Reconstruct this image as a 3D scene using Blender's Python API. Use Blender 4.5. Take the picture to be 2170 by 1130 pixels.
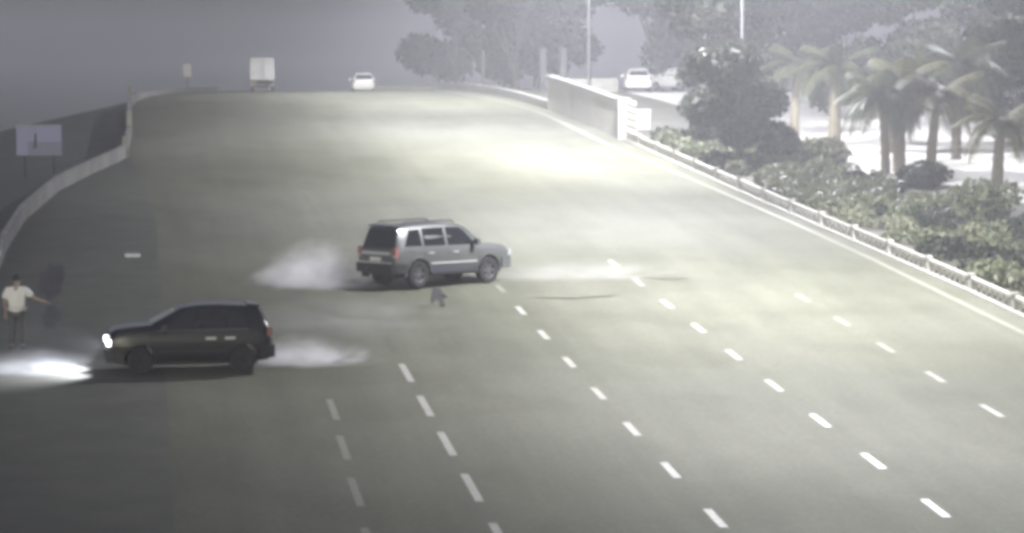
import bpy, bmesh, math, random
import numpy as np
from mathutils import Matrix, Vector

for o in list(bpy.data.objects):
    bpy.data.objects.remove(o)
sc = bpy.context.scene
COL = sc.collection
R = math.radians

# ------------------------------------------------------------------ camera
cam = bpy.data.cameras.new('camera')
camo = bpy.data.objects.new('camera', cam)
COL.objects.link(camo)
cam.sensor_width = 36.0
cam.lens = 7000.0 / 2170.0 * 36.0
cam.clip_start = 0.5
cam.clip_end = 9000
camo.matrix_world = Matrix(((0.99368911, 0.01234333, -0.11148811, 0.0),
                            (-0.11206256, 0.06588889, -0.99151432, -0.5016),
                            (-0.00489276, 0.99775062, 0.0668563, 11.489),
                            (0, 0, 0, 1)))
sc.camera = camo

# ------------------------------------------------------------------ sky, sun, exposure
SUN_EL, SUN_ROT = R(9), R(200)
wd = bpy.data.worlds.new('World')
sc.world = wd
wd.use_nodes = True
nt = wd.node_tree
nt.nodes.clear()
sky = nt.nodes.new('ShaderNodeTexSky')
sky.sky_type = 'NISHITA'
sky.sun_disc = False
sky.sun_elevation = SUN_EL
sky.sun_rotation = SUN_ROT
sky.air_density = 1.0
sky.dust_density = 4.0
sky.ozone_density = 2.0
hs = nt.nodes.new('ShaderNodeHueSaturation')
hs.inputs['Saturation'].default_value = 0.5
hs.inputs['Hue'].default_value = 0.56
bg = nt.nodes.new('ShaderNodeBackground')
bg.inputs[1].default_value = 0.108
out = nt.nodes.new('ShaderNodeOutputWorld')
nt.links.new(sky.outputs[0], hs.inputs['Color'])
tint = nt.nodes.new('ShaderNodeMix')
tint.data_type = 'RGBA'
tint.blend_type = 'MULTIPLY'
tint.inputs[0].default_value = 1.0
tint.inputs[7].default_value = (1.0, 0.995, 1.05, 1)
nt.links.new(hs.outputs[0], tint.inputs[6])
nt.links.new(tint.outputs[2], bg.inputs[0])
nt.links.new(bg.outputs[0], out.inputs[0])

sl = bpy.data.lights.new('sun', 'SUN')
sl.energy = 0.10
sl.angle = R(25)
sl.color = (0.86, 0.88, 1.0)
so = bpy.data.objects.new('sun', sl)
COL.objects.link(so)
so.rotation_euler = (R(90) - SUN_EL - R(30), 0, R(160))

sc.view_settings.view_transform = 'Standard'
sc.view_settings.look = 'None'
sc.view_settings.exposure = 0.3
sc.view_settings.gamma = 1.0
sc.render.engine = 'CYCLES'
sc.cycles.use_denoising = True
sc.cycles.denoiser = 'OPENIMAGEDENOISE'
sc.cycles.max_bounces = 4
sc.cycles.volume_bounces = 3
sc.cycles.volume_step_rate = 2.0
sc.cycles.volume_max_steps = 64
sc.cycles.use_adaptive_sampling = True
sc.cycles.adaptive_threshold = 0.03
sc.cycles.transparent_max_bounces = 12
sc.cycles.pixel_filter_type = 'BLACKMAN_HARRIS'
sc.cycles.filter_width = 4.0
sc.cycles.sample_clamp_indirect = 4.0
LAMP_W = 52000.0
LAMP_COL = (1.0, 0.995, 1.04)

# ------------------------------------------------------------------ the lie of the land
G = math.tan(R(2.5))
def rz(y):
    """height of the carriageway at distance y: a steady climb to a crest, then down"""
    if y <= 171: return G * y
    if y <= 263: return G * y - 0.000476 * (y - 171) ** 2
    z = G * 263 - 0.000476 * 92 ** 2
    return max(z - 0.0439 * (y - 263), -2.0)

def lerp_poly(P, y):
    if y <= P[0][0]: return P[0][1]
    for (a, b), (c, d) in zip(P, P[1:]):
        if y <= c: return b + (d - b) * (y - a) / (c - a)
    return P[-1][1]
RIGHT = [(40, 23.45), (104, 23.45), (115, 23.3), (126, 23.0), (142, 22.6), (152, 22.1), (169, 21.9), (179, 21.8), (193, 21.1), (207, 20.3), (223, 20.0), (280, 19.6), (700, 19.6)]
LEFT = [(30, -4.25), (110, -4.25), (120, -4.0), (132, -3.1), (140, -1.95), (149, -0.4), (163, -0.25), (188, -0.3), (200, 0.2), (206, 0.75), (215, 2.0), (224, 3.3), (232, 5.6), (280, 6.5), (700, 6.5)]
PARA = [(40, 24.4), (95, 24.35), (107, 24.1), (124, 23.75), (143, 23.5), (157, 23.35), (165, 23.1), (200, 22.2), (240, 20.9), (700, 20.6)]
redge = lambda y: lerp_poly(RIGHT, y)
ledge = lambda y: lerp_poly(LEFT, y)
para = lambda y: lerp_poly(PARA, y)

def gz(x, y):
    """height of the land beside the road"""
    base = rz(y)
    l, r = ledge(y) - 0.5, para(y) + 0.4
    if x < l:
        d = l - x
        return base - 0.12 - min(d * 0.22, 3.5) + (0.0 if d < 40 else min((d - 40) * 0.05, 6))
    if x > r:
        return base - 0.1 + 0.15 * math.sin(x * 0.2) * math.sin(y * 0.13) * min(1, (x - r) / 6)
    return base - 0.25

# ------------------------------------------------------------------ helpers
def tag(o, label=None, cat=None, group=None, kind=None):
    if label: o['label'] = label
    if cat: o['category'] = cat
    if group: o['group'] = group
    if kind: o['kind'] = kind
    return o

def empty(name, loc=(0, 0, 0), rz_=0.0):
    o = bpy.data.objects.new(name, None)
    COL.objects.link(o)
    o.location = loc
    o.rotation_euler = (0, 0, rz_)
    o.empty_display_size = 0.2
    return o

class MB:
    def __init__(s):
        s.v, s.f = [], []
    def add(s, vs, fs):
        n = len(s.v)
        s.v += [tuple(p) for p in vs]
        s.f += [tuple(i + n for i in f) for f in fs]
        return s
    def box(s, c, d, rot=None, taper=1.0):
        x, y, z = d[0] / 2, d[1] / 2, d[2] / 2
        vs = [Vector((sx * x * (taper if sz > 0 else 1), sy * y * (taper if sz > 0 else 1), sz * z)) for sz in (-1, 1) for sy in (-1, 1) for sx in (-1, 1)]
        if rot is not None: vs = [rot @ v for v in vs]
        vs = [v + Vector(c) for v in vs]
        return s.add(vs, [(0, 2, 3, 1), (4, 5, 7, 6), (0, 1, 5, 4), (2, 6, 7, 3), (0, 4, 6, 2), (1, 3, 7, 5)])
    def tube(s, pts, rad, n=10, cap=True):
        pts = [Vector(p) for p in pts]
        if not isinstance(rad, (list, tuple)): rad = [rad] * len(pts)
        rings = []
        for i, p in enumerate(pts):
            t = (pts[min(i + 1, len(pts) - 1)] - pts[max(i - 1, 0)]).normalized()
            a = Vector((0, 0, 1)) if abs(t.z) < 0.9 else Vector((1, 0, 0))
            u = t.cross(a).normalized()
            w = t.cross(u)
            rings.append([p + (u * math.cos(k * 2 * math.pi / n) + w * math.sin(k * 2 * math.pi / n)) * rad[i] for k in range(n)])
        vs = [q for r in rings for q in r]
        fs = []
        for i in range(len(pts) - 1):
            for k in range(n):
                a, b = i * n + k, i * n + (k + 1) % n
                fs.append((a, a + n, b + n, b))
        if cap:
            fs.append(tuple(range(n)))
            fs.append(tuple(range((len(pts) - 1) * n, len(pts) * n))[::-1])
        return s.add(vs, fs)
    def lathe(s, prof, axis='z', n=24, c=(0, 0, 0)):
        vs, fs = [], []
        for (r, h) in prof:
            for k in range(n):
                a = 2 * math.pi * k / n
                p = (r * math.cos(a), r * math.sin(a), h)
                if axis == 'y': p = (p[0], p[2], p[1])
                vs.append((p[0] + c[0], p[1] + c[1], p[2] + c[2]))
        for i in range(len(prof) - 1):
            for k in range(n):
                a, b = i * n + k, i * n + (k + 1) % n
                fs.append((a, b, b + n, a + n))
        return s.add(vs, fs)
    def prism(s, poly, off):
        """a flat polygon given thickness along off"""
        n = len(poly)
        off = Vector(off)
        vs = [Vector(p) for p in poly] + [Vector(p) + off for p in poly]
        fs = [tuple(range(n))[::-1], tuple(range(n, 2 * n))]
        fs += [(i, (i + 1) % n, (i + 1) % n + n, i + n) for i in range(n)]
        return s.add(vs, fs)
    def mesh(s, name, mat, smooth=False, angle=40):
        me = bpy.data.meshes.new(name)
        me.from_pydata(s.v, [], s.f)
        me.materials.append(mat)
        bm = bmesh.new(); bm.from_mesh(me)
        bmesh.ops.recalc_face_normals(bm, faces=bm.faces)
        bm.to_mesh(me); bm.free()
        if smooth:
            me.polygons.foreach_set('use_smooth', [True] * len(me.polygons))
            me.set_sharp_from_angle(angle=R(angle))
        return me
    def build(s, name, mat, parent=None, smooth=False, angle=40):
        return link(name, s.mesh(name, mat, smooth, angle), parent)

def link(name, me, parent=None, loc=(0, 0, 0), rot=(0, 0, 0), scale=None):
    o = bpy.data.objects.new(name, me)
    COL.objects.link(o)
    o.parent = parent
    o.location = loc
    o.rotation_euler = rot
    if scale: o.scale = scale
    return o

# ------------------------------------------------------------------ materials
def mat(name, col, rough=0.6, metal=0.0, col2=None, scale=3.0, detail=4, bump=0.0, bscale=20, emit=None, estr=0.0, stretch=None, spec=0.5, coat=0.0, lo=0.35, hi=0.65, transmission=0.0):
    m = bpy.data.materials.new(name)
    m.use_nodes = True
    t = m.node_tree
    b = t.nodes['Principled BSDF']
    b.inputs['Base Color'].default_value = (*col, 1)
    b.inputs['Roughness'].default_value = rough
    b.inputs['Metallic'].default_value = metal
    b.inputs['Specular IOR Level'].default_value = spec
    b.inputs['Coat Weight'].default_value = coat
    if coat: b.inputs['Coat Roughness'].default_value = 0.08
    b.inputs['Transmission Weight'].default_value = transmission
    tc = t.nodes.new('ShaderNodeTexCoord')
    mp = t.nodes.new('ShaderNodeMapping')
    t.links.new(tc.outputs['Object'], mp.inputs[0])
    if stretch: mp.inputs['Scale'].default_value = stretch
    if col2:
        n = t.nodes.new('ShaderNodeTexNoise')
        n.inputs['Scale'].default_value = scale
        n.inputs['Detail'].default_value = detail
        n.inputs['Roughness'].default_value = 0.6
        t.links.new(mp.outputs[0], n.inputs['Vector'])
        r = t.nodes.new('ShaderNodeValToRGB')
        r.color_ramp.elements[0].position = lo
        r.color_ramp.elements[0].color = (*col, 1)
        r.color_ramp.elements[1].position = hi
        r.color_ramp.elements[1].color = (*col2, 1)
        t.links.new(n.outputs['Fac'], r.inputs[0])
        t.links.new(r.outputs[0], b.inputs['Base Color'])
    if bump:
        n2 = t.nodes.new('ShaderNodeTexNoise')
        n2.inputs['Scale'].default_value = bscale
        n2.inputs['Detail'].default_value = 5
        t.links.new(tc.outputs['Object'], n2.inputs['Vector'])
        bp = t.nodes.new('ShaderNodeBump')
        bp.inputs['Strength'].default_value = bump
        bp.inputs['Distance'].default_value = 0.02
        t.links.new(n2.outputs['Fac'], bp.inputs['Height'])
        t.links.new(bp.outputs[0], b.inputs['Normal'])
    if emit:
        b.inputs['Emission Color'].default_value = (*emit, 1)
        b.inputs['Emission Strength'].default_value = estr
    return m

def leaf_mat(name, c1, c2, c3):
    m = mat(name, c1, 0.55, spec=0.3)
    t = m.node_tree
    b = t.nodes['Principled BSDF']
    geo = t.nodes.new('ShaderNodeNewGeometry')
    r = t.nodes.new('ShaderNodeValToRGB')
    r.color_ramp.elements[0].color = (*c1, 1)
    r.color_ramp.elements[1].color = (*c3, 1)
    e = r.color_ramp.elements.new(0.55); e.color = (*c2, 1)
    t.links.new(geo.outputs['Random Per Island'], r.inputs[0])
    t.links.new(r.outputs[0], b.inputs['Base Color'])
    tr = t.nodes.new('ShaderNodeBsdfTranslucent')
    t.links.new(r.outputs[0], tr.inputs[0])
    mx = t.nodes.new('ShaderNodeMixShader')
    mx.inputs[0].default_value = 0.3
    t.links.new(b.outputs[0], mx.inputs[1])
    t.links.new(tr.outputs[0], mx.inputs[2])
    t.links.new(mx.outputs[0], t.nodes['Material Output'].inputs[0])
    return m

# worn asphalt: broad blotches, streaks along the lanes, fine grain
def road_mat():
    m = mat('asphalt', (0.115, 0.115, 0.098), 0.9, bump=0.35, bscale=14, spec=0.04)
    t = m.node_tree
    b = t.nodes['Principled BSDF']
    tc = [n for n in t.nodes if n.type == 'TEX_COORD'][0]
    def noise(scale, sx, sy, det=4):
        mp = t.nodes.new('ShaderNodeMapping')
        mp.inputs['Scale'].default_value = (sx, sy, 1)
        t.links.new(tc.outputs['Object'], mp.inputs[0])
        n = t.nodes.new('ShaderNodeTexNoise')
        n.inputs['Scale'].default_value = scale
        n.inputs['Detail'].default_value = det
        t.links.new(mp.outputs[0], n.inputs['Vector'])
        return n.outputs['Fac']
    def ramp(fac, a, c, p0=0.3, p1=0.7):
        r = t.nodes.new('ShaderNodeValToRGB')
        r.color_ramp.elements[0].color = (*a, 1); r.color_ramp.elements[0].position = p0
        r.color_ramp.elements[1].color = (*c, 1); r.color_ramp.elements[1].position = p1
        t.links.new(fac, r.inputs[0])
        return r.outputs[0]
    def mul(a, c, f=1.0):
        x = t.nodes.new('ShaderNodeMix'); x.data_type = 'RGBA'; x.blend_type = 'MULTIPLY'
        x.inputs[0].default_value = f
        t.links.new(a, x.inputs[6]); t.links.new(c, x.inputs[7])
        return x.outputs[2]
    c = ramp(noise(0.12, 1, 0.35), (0.111, 0.1135, 0.084), (0.142, 0.144, 0.115))
    c = mul(c, ramp(noise(1.0, 1.4, 0.03), (0.90, 0.90, 0.90), (1.05, 1.05, 1.04)))
    c = mul(c, ramp(noise(9.0, 1, 1, 6), (0.80, 0.80, 0.80), (1.12, 1.12, 1.12)))
    c = mul(c, ramp(noise(0.45, 1, 0.6, 6), (0.91, 0.91, 0.90), (1.03, 1.03, 1.03), 0.38, 0.56))
    t.links.new(c, b.inputs['Base Color'])
    return m

M = {}
M['road'] = road_mat()
M['paint'] = mat('worn_paint', (0.26, 0.26, 0.23), 0.6, col2=(0.36, 0.355, 0.32), scale=6, lo=0.3, hi=0.6, spec=0.05)
M['paint_faint'] = mat('faded_paint', (0.104, 0.106, 0.079), 0.9, col2=(0.121, 0.123, 0.095), scale=6, lo=0.3, hi=0.6, spec=0.05)  # glare wash-out of the far dashes, put into the paint colour
M['paint_dull'] = mat('dull_paint', (0.16, 0.165, 0.135), 0.6, col2=(0.22, 0.22, 0.18), scale=6, lo=0.3, hi=0.6, spec=0.05)
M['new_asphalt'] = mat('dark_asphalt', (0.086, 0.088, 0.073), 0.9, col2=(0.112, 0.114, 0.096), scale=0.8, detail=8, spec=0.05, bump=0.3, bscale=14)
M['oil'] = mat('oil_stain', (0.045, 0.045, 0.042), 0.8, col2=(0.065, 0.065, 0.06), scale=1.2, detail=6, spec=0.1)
M['skid'] = mat('tyre_rubber_mark', (0.085, 0.086, 0.068), 0.9, col2=(0.115, 0.117, 0.092), scale=2, spec=0.05)
M['verge'] = mat('dark_verge', (0.022, 0.024, 0.02), 0.9, col2=(0.05, 0.052, 0.04), scale=0.35, detail=8, bump=0.8, bscale=3)
M['soil'] = mat('planted_soil', (0.05, 0.05, 0.035), 0.9, col2=(0.09, 0.09, 0.06), scale=0.6, detail=8, bump=0.8, bscale=4)
M['concrete'] = mat('concrete', (0.21, 0.207, 0.19), 0.85, col2=(0.30, 0.293, 0.27), scale=1.3, detail=8, bump=0.25, bscale=14)
M['dirty_concrete'] = mat('stained_concrete', (0.16, 0.16, 0.15), 0.85, col2=(0.27, 0.27, 0.25), scale=0.9, detail=8, bump=0.3, bscale=10, stretch=(1, 1, 0.3))
M['dull_stone'] = mat('dull_stone', (0.035, 0.036, 0.037), 0.9, col2=(0.06, 0.06, 0.06), scale=2, detail=6)
M['white_concrete'] = mat('painted_balusters', (0.20, 0.198, 0.18), 0.8, col2=(0.29, 0.285, 0.26), scale=3, detail=6, bump=0.15, bscale=16)
M['cream_concrete'] = mat('cream_concrete', (0.33, 0.325, 0.29), 0.8, col2=(0.42, 0.415, 0.37), scale=3, detail=6, bump=0.15, bscale=16)
M['apron'] = mat('pale_apron', (0.42, 0.41, 0.38), 0.85, col2=(0.5, 0.49, 0.45), scale=0.4, detail=6)
M['pale_metal'] = mat('pale_metal', (0.26, 0.26, 0.25), 0.6, col2=(0.32, 0.32, 0.31), scale=3)
M['galv'] = mat('galvanised_steel', (0.28, 0.29, 0.30), 0.6, 0.2, col2=(0.23, 0.24, 0.25), scale=4)
M['lens'] = mat('lamp_lens', (0.9, 0.9, 0.85), 0.3, emit=(1.0, 0.97, 0.88), estr=25)
M['black'] = mat('black_plastic', (0.015, 0.015, 0.016), 0.55)
M['rubber'] = mat('tyre_rubber', (0.011, 0.011, 0.012), 0.8, bump=0.2, bscale=40)
M['alloy'] = mat('alloy_rim', (0.45, 0.46, 0.47), 0.35, 0.8)
M['dark_alloy'] = mat('dull_alloy', (0.12, 0.12, 0.13), 0.45, 0.5)
M['glass'] = mat('tinted_glass', (0.012, 0.013, 0.016), 0.06, spec=0.6)
M['silver'] = mat('silver_paint', (0.10, 0.104, 0.103), 0.38, 0.3, coat=0.4, col2=(0.09, 0.094, 0.093), scale=2)
M['silver_trim'] = mat('satin_trim', (0.62, 0.62, 0.62), 0.3, 0.5)
M['darkpaint'] = mat('black_paint', (0.006, 0.006, 0.008), 0.35, 0.0, coat=0.4, spec=0.3)
M['chrome'] = mat('chrome', (0.7, 0.7, 0.72), 0.15, 1.0)
M['white_car'] = mat('white_paint', (0.72, 0.72, 0.70), 0.35, coat=0.5)
M['white_box'] = mat('white_panel', (0.66, 0.66, 0.68), 0.5, col2=(0.58, 0.58, 0.60), scale=1.5)
M['redlens'] = mat('red_lens', (0.26, 0.10, 0.10), 0.25, coat=0.5)
M['clearlens'] = mat('clear_lens', (0.3, 0.31, 0.33), 0.3, coat=0.7)
M['headlamp'] = mat('lit_headlamp', (0.9, 0.9, 0.95), 0.2, emit=(0.88, 0.9, 1.0), estr=8)
M['plate'] = mat('number_plate', (0.6, 0.6, 0.6), 0.5)
M['sign_blue'] = mat('blue_grey_sign', (0.24, 0.25, 0.42), 0.5, col2=(0.27, 0.28, 0.44), scale=2)
M['sign_lower'] = mat('dull_sign_band', (0.18, 0.18, 0.27), 0.5)
M['sign_dark'] = mat('dark_pictogram', (0.04, 0.04, 0.06), 0.6)
M['sign_pale'] = mat('pale_sign', (0.5, 0.5, 0.5), 0.5)
M['stripe'] = mat('dull_stripe', (0.07, 0.07, 0.045), 0.6)
M['yellow'] = mat('faded_yellow', (0.42, 0.40, 0.24), 0.6)
M['bark'] = mat('bark', (0.07, 0.06, 0.045), 0.9, col2=(0.12, 0.105, 0.08), scale=5, bump=0.6, bscale=12)
M['palmbark'] = mat('palm_bark', (0.13, 0.115, 0.08), 0.9, col2=(0.2, 0.18, 0.13), scale=6, bump=0.6, bscale=16, stretch=(1, 1, 4))
M['leaf_dark'] = leaf_mat('leaf_dark', (0.012, 0.018, 0.011), (0.023, 0.031, 0.017), (0.04, 0.048, 0.026))
M['leaf_mid'] = leaf_mat('leaf_mid', (0.06, 0.075, 0.04), (0.105, 0.122, 0.067), (0.17, 0.178, 0.105))
M['leaf_yellow'] = leaf_mat('leaf_yellow', (0.085, 0.095, 0.056), (0.13, 0.138, 0.083), (0.185, 0.187, 0.118))
M['shirt'] = mat('white_cotton', (0.78, 0.77, 0.74), 0.85, bump=0.3, bscale=25)
M['trousers'] = mat('dark_cloth', (0.085, 0.086, 0.085), 0.85)
M['skin'] = mat('skin', (0.34, 0.26, 0.21), 0.6)
M['hair'] = mat('dark_hair', (0.015, 0.013, 0.012), 0.6)
M['scrap'] = mat('grey_plastic_scrap', (0.035, 0.037, 0.036), 0.7)
M['sack'] = mat('pale_plastic', (0.5, 0.5, 0.48), 0.5)
M['rust'] = mat('dull_metal', (0.2, 0.2, 0.2), 0.6, 0.3)
M['cladding'] = mat('grey_cladding', (0.05, 0.052, 0.065), 0.6)  # bluish shade of the car's lower side, as a colour

# ------------------------------------------------------------------ ground, road
def ground():
    xs = sorted(set([-3000, -1500, -700, -350, -200, -120] + list(range(-80, 120, 4)) + [140, 180, 240, 350, 700, 1500, 3000]))
    ys = sorted(set([-120, -40] + list(range(0, 320, 5)) + [340, 370, 400, 450, 520, 700, 1000, 1700, 3000]))
    V = [(x, y, gz(x, y)) for y in ys for x in xs]
    n = len(xs)
    F = [(j * n + i, j * n + i + 1, (j + 1) * n + i + 1, (j + 1) * n + i) for j in range(len(ys) - 1) for i in range(n - 1)]
    m = MB().add(V, F)
    o = m.build('ground', M['verge'], smooth=True, angle=180)
    tag(o, kind='structure')
ground()

def strip(name, y0, y1, fl, fr, dz, m, parent=None, step=4.0):
    n = max(1, int(math.ceil((y1 - y0) / step)))
    V = []
    for i in range(n + 1):
        y = y0 + (y1 - y0) * i / n
        V += [(fl(y), y, rz(y) + dz), (fr(y), y, rz(y) + dz)]
    F = [(2 * i, 2 * i + 1, 2 * i + 3, 2 * i + 2) for i in range(n)]
    b = MB().add(V, F)
    return b.build(name, m, parent)

road = strip('road', 20, 640, lambda y: ledge(y) - 0.35, lambda y: para(y) + 0.25, 0.0, M['road'])
tag(road, kind='structure')
random.seed(4)
edge = strip('edge_line', 40, 300, lambda y: redge(y) - 0.10, lambda y: redge(y) + 0.10, 0.005, M['paint_dull'], road)

DY, DB, DC, DD = 5.33, 60.9, 61.5, 73.3
def dash(name, x, y, ln, w, m):
    strip(name, y, y + ln, lambda q: x - w / 2, lambda q: x + w / 2, 0.005, m, road, step=3)
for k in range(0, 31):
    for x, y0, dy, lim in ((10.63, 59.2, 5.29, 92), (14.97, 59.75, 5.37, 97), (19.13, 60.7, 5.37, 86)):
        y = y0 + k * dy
        dash('lane_dash', x, y, 1.85, 0.17, M['paint_faint' if y >= lim + 11 else 'paint_dull' if y >= lim else 'paint_dull' if x > 18 else 'paint'])  # dashes step towards road colour with distance, painting in the lamp glare
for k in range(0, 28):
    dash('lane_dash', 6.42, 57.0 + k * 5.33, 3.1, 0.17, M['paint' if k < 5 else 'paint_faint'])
for k in range(0, 4):
    dash('lane_dash', 4.02 + 0.09 * k, 56.8 + k * 5.3, 3.1, 0.16, M['paint_dull'])

# darker resurfaced slip lane on the left, with ragged darker patches
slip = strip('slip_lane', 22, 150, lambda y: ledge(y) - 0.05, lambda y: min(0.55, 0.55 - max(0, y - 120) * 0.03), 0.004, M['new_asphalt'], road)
def ragged_patch(cx, cy, rx, ry, seed, m):  # flat ragged patch, darker than the asphalt around it
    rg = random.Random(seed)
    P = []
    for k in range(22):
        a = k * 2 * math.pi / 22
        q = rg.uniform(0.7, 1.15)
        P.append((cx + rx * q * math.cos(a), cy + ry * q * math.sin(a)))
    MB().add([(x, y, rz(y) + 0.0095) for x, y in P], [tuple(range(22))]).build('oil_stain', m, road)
ragged_patch(-2.7, 101.0, 0.42, 5.0, 3, M['oil'])
ragged_patch(-2.5, 92.0, 0.3, 2.5, 4, M['oil'])

# tyre marks left by the two cars
def skid(pts, w):
    V = []
    for i, p in enumerate(pts):
        a = Vector(pts[min(i + 1, len(pts) - 1)]) - Vector(pts[max(i - 1, 0)])
        nrm = Vector((-a.y, a.x)).normalized() * w / 2
        for s in (-1, 1):
            V.append((p[0] + s * nrm.x, p[1] + s * nrm.y, rz(p[1]) + 0.009))
    F = [(2 * i, 2 * i + 1, 2 * i + 3, 2 * i + 2) for i in range(len(pts) - 1)]
    MB().add(V, F).build('tyre_mark', M['skid'], road)
def curve(a, b, c, n=14):
    return [((1 - t) ** 2 * a[0] + 2 * t * (1 - t) * b[0] + t * t * c[0], (1 - t) ** 2 * a[1] + 2 * t * (1 - t) * b[1] + t * t * c[1]) for t in [i / n for i in range(n + 1)]]
skid(curve((11.5, 95.0), (12.6, 94.3), (13.7, 95.2)), 0.5)
skid(curve((15.5, 99.8), (16.0, 99.2), (16.5, 99.4)), 0.7)

# ------------------------------------------------------------------ kerb, balustrade, walls
def wall_run(name, m, y0, y1, fx, h, t, parent=None, step=3.0, z0=-0.2):
    n = max(1, int(math.ceil((y1 - y0) / step)))
    V = []
    for i in range(n + 1):
        y = y0 + (y1 - y0) * i / n
        x, z = fx(y), rz(y)
        V += [(x - t / 2, y, z + z0), (x + t / 2, y, z + z0), (x + t / 2, y, z + h), (x - t / 2, y, z + h)]
    F = [(0, 1, 2, 3), tuple(4 * n + k for k in (3, 2, 1, 0))]
    for i in range(n):
        for k in range(4):
            a, b = 4 * i + k, 4 * i + (k + 1) % 4
            F.append((a, a + 4, b + 4, b))
    return MB().add(V, F).build(name, m, parent)

bal = empty('concrete_balustrade', (24.4, 84, rz(84)))
tag(bal, 'pale concrete balustrade of short uprights along the right road edge', 'railing')
def child(o, par):
    o.parent = par
    o.matrix_parent_inverse = Matrix.Translation(par.location).inverted() if par.parent is None and not any(par.rotation_euler) else par.matrix_world.inverted()
    return o
child(wall_run('plinth', M['cream_concrete'], 80, 157.5, para, 0.09, 0.26), bal)
bm_bal = MB().box((0, 0, 0.16), (0.05, 0.13, 0.33), taper=0.92).mesh('baluster', M['cream_concrete'])
bm_post = MB().box((0, 0, 0.26), (0.14, 0.30, 0.52)).box((0, 0, 0.545), (0.20, 0.34, 0.05)).mesh('post', M['cream_concrete'])
rnd = random.Random(2)
y = 80.0
while y < 157:
    y2 = min(y + 4.9, 157.4)
    child(wall_run('top_rail', M['cream_concrete'], y + 0.17, y2 - 0.17, para, 0.49 + rnd.uniform(-0.008, 0.008), 0.13, z0=0.41), bal)
    p = link('post', bm_post, None, (para(y), y, rz(y)), (0, 0, rnd.uniform(-.02, .02)))
    child(p, bal)
    nb = 7
    for k in range(1, nb + 1):
        yy = y + (y2 - y) * k / (nb + 1)
        b = link('baluster', bm_bal, None, (para(yy), yy, rz(yy) + 0.085), (0, 0, rnd.uniform(-.06, .06)), (1, 1, rnd.uniform(0.96, 1.0)))
        child(b, bal)
    y += 4.9

# the tall bridge wall past the end of the balustrade
bw = empty('bridge_wall', (23.0, 160, rz(160)))
tag(bw, 'tall grey concrete wall starting at the striped board beside the road', 'wall')
child(wall_run('wall_panel', M['apron'], 159.0, 182, lambda y: para(y) + 0.02, 1.75, 0.30), bw)
child(wall_run('coping', M['white_concrete'], 158.8, 182.2, lambda y: para(y) + 0.02, 1.93, 0.46, z0=1.753), bw)
child(wall_run('end_pier', M['dirty_concrete'], 157.9, 158.7, lambda y: para(y) + 0.02, 2.0, 0.62), bw)
# striped hazard board on the wall's end
hb = empty('hazard_board', (23.6, 157.55, rz(157.5)))
tag(hb, 'upright hazard board with diagonal dark stripes at the wall end', 'sign')
hb_ = lambda b, n_, m_: b.build(n_, m_, hb)
hb_(MB().box((0, 0, 1.05), (0.50, 0.04, 1.7)), 'board', M['pale_metal'])
for k in range(5):
    z = 0.32 + k * 0.34
    hb_(MB().prism([(-0.25, -0.024, z), (-0.25, -0.024, z + 0.17), (0.25, -0.024, z + 0.02 - 0.05), (0.25, -0.024, z - 0.20)], (0, -0.006, 0)), 'stripe', M['stripe'])
hb_(MB().box((0, 0.04, 0.1), (0.08, 0.04, 0.5)), 'post', M['galv'])

# lower parapet beyond, running over the crest
pp = wall_run('crest_parapet', M['concrete'], 182.4, 262, para, 0.5, 0.3)
tag(pp, 'low pale parapet beyond the tall wall running over the crest', 'wall')

# left barrier: parapet following the slip lane's taper
lb = empty('left_barrier', (-4.6, 60, rz(60)))
tag(lb, 'low pale concrete barrier curving along the left road edge', 'barrier')
lx = lambda y: ledge(y) - 0.25
child(wall_run('barrier_wall', M['dirty_concrete'], 55, 197, lx, 0.50, 0.15, step=2.5), lb)
child(wall_run('coping', M['dirty_concrete'], 55, 197.1, lx, 0.58, 0.20, step=2.5, z0=0.503), lb)
for y, hh in ((149.3, 0.95), (163.0, 1.25), (188.2, 1.2)):
    child(MB().box((lx(y), y, rz(y) + hh / 2), (0.26, 0.30, hh)).build('pier', M['concrete']), lb)
lb2 = wall_run('crest_kerb_wall', M['concrete'], 198, 242, lambda y: ledge(y) - 0.2, 0.32, 0.2)
tag(lb2, 'low pale kerb wall bending over the crest on the left', 'wall')
# low pale barrier lying along the crest, right
cb = wall_run('crest_barrier', M['white_concrete'], 226.0, 226.35, lambda y: 18.3, 0.34, 4.2, z0=-0.3)
tag(cb, 'short pale concrete barrier lying across the crest of the road', 'barrier')
# reflector on the left barrier
tag(MB().box((-4.36, 101.9, rz(101.9) + 0.75), (0.14, 0.10, 0.17)).box((-4.36, 101.84, rz(101.9) + 0.75), (0.11, 0.03, 0.13)).build('barrier_reflector', M['plate']), 'small bright reflector on the left barrier at the frame edge', 'reflector')

# planted verge and pale apron on the right
strip_soil = strip('verge', 40, 260, lambda y: para(y) + 0.26, lambda y: para(y) + 9.5, 0.10, M['soil'])
tag(strip_soil, kind='structure')
def apron():
    V = [(29.5, 132, 0), (90, 132, 0), (90, 204, 0), (29.0, 204, 0)]
    ys = [120 + i * 3 for i in range(29)]
    vs = []
    for y in ys:
        vs += [(30.2 if y > 131 else 33.2, y, rz(y) + 0.115), (95, y, rz(y) + 0.115)]
    fs = [(2 * i, 2 * i + 1, 2 * i + 3, 2 * i + 2) for i in range(len(ys) - 1)]
    o = MB().add(vs, fs).build('apron', M['apron'])
    tag(o, kind='structure')
apron()

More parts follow.
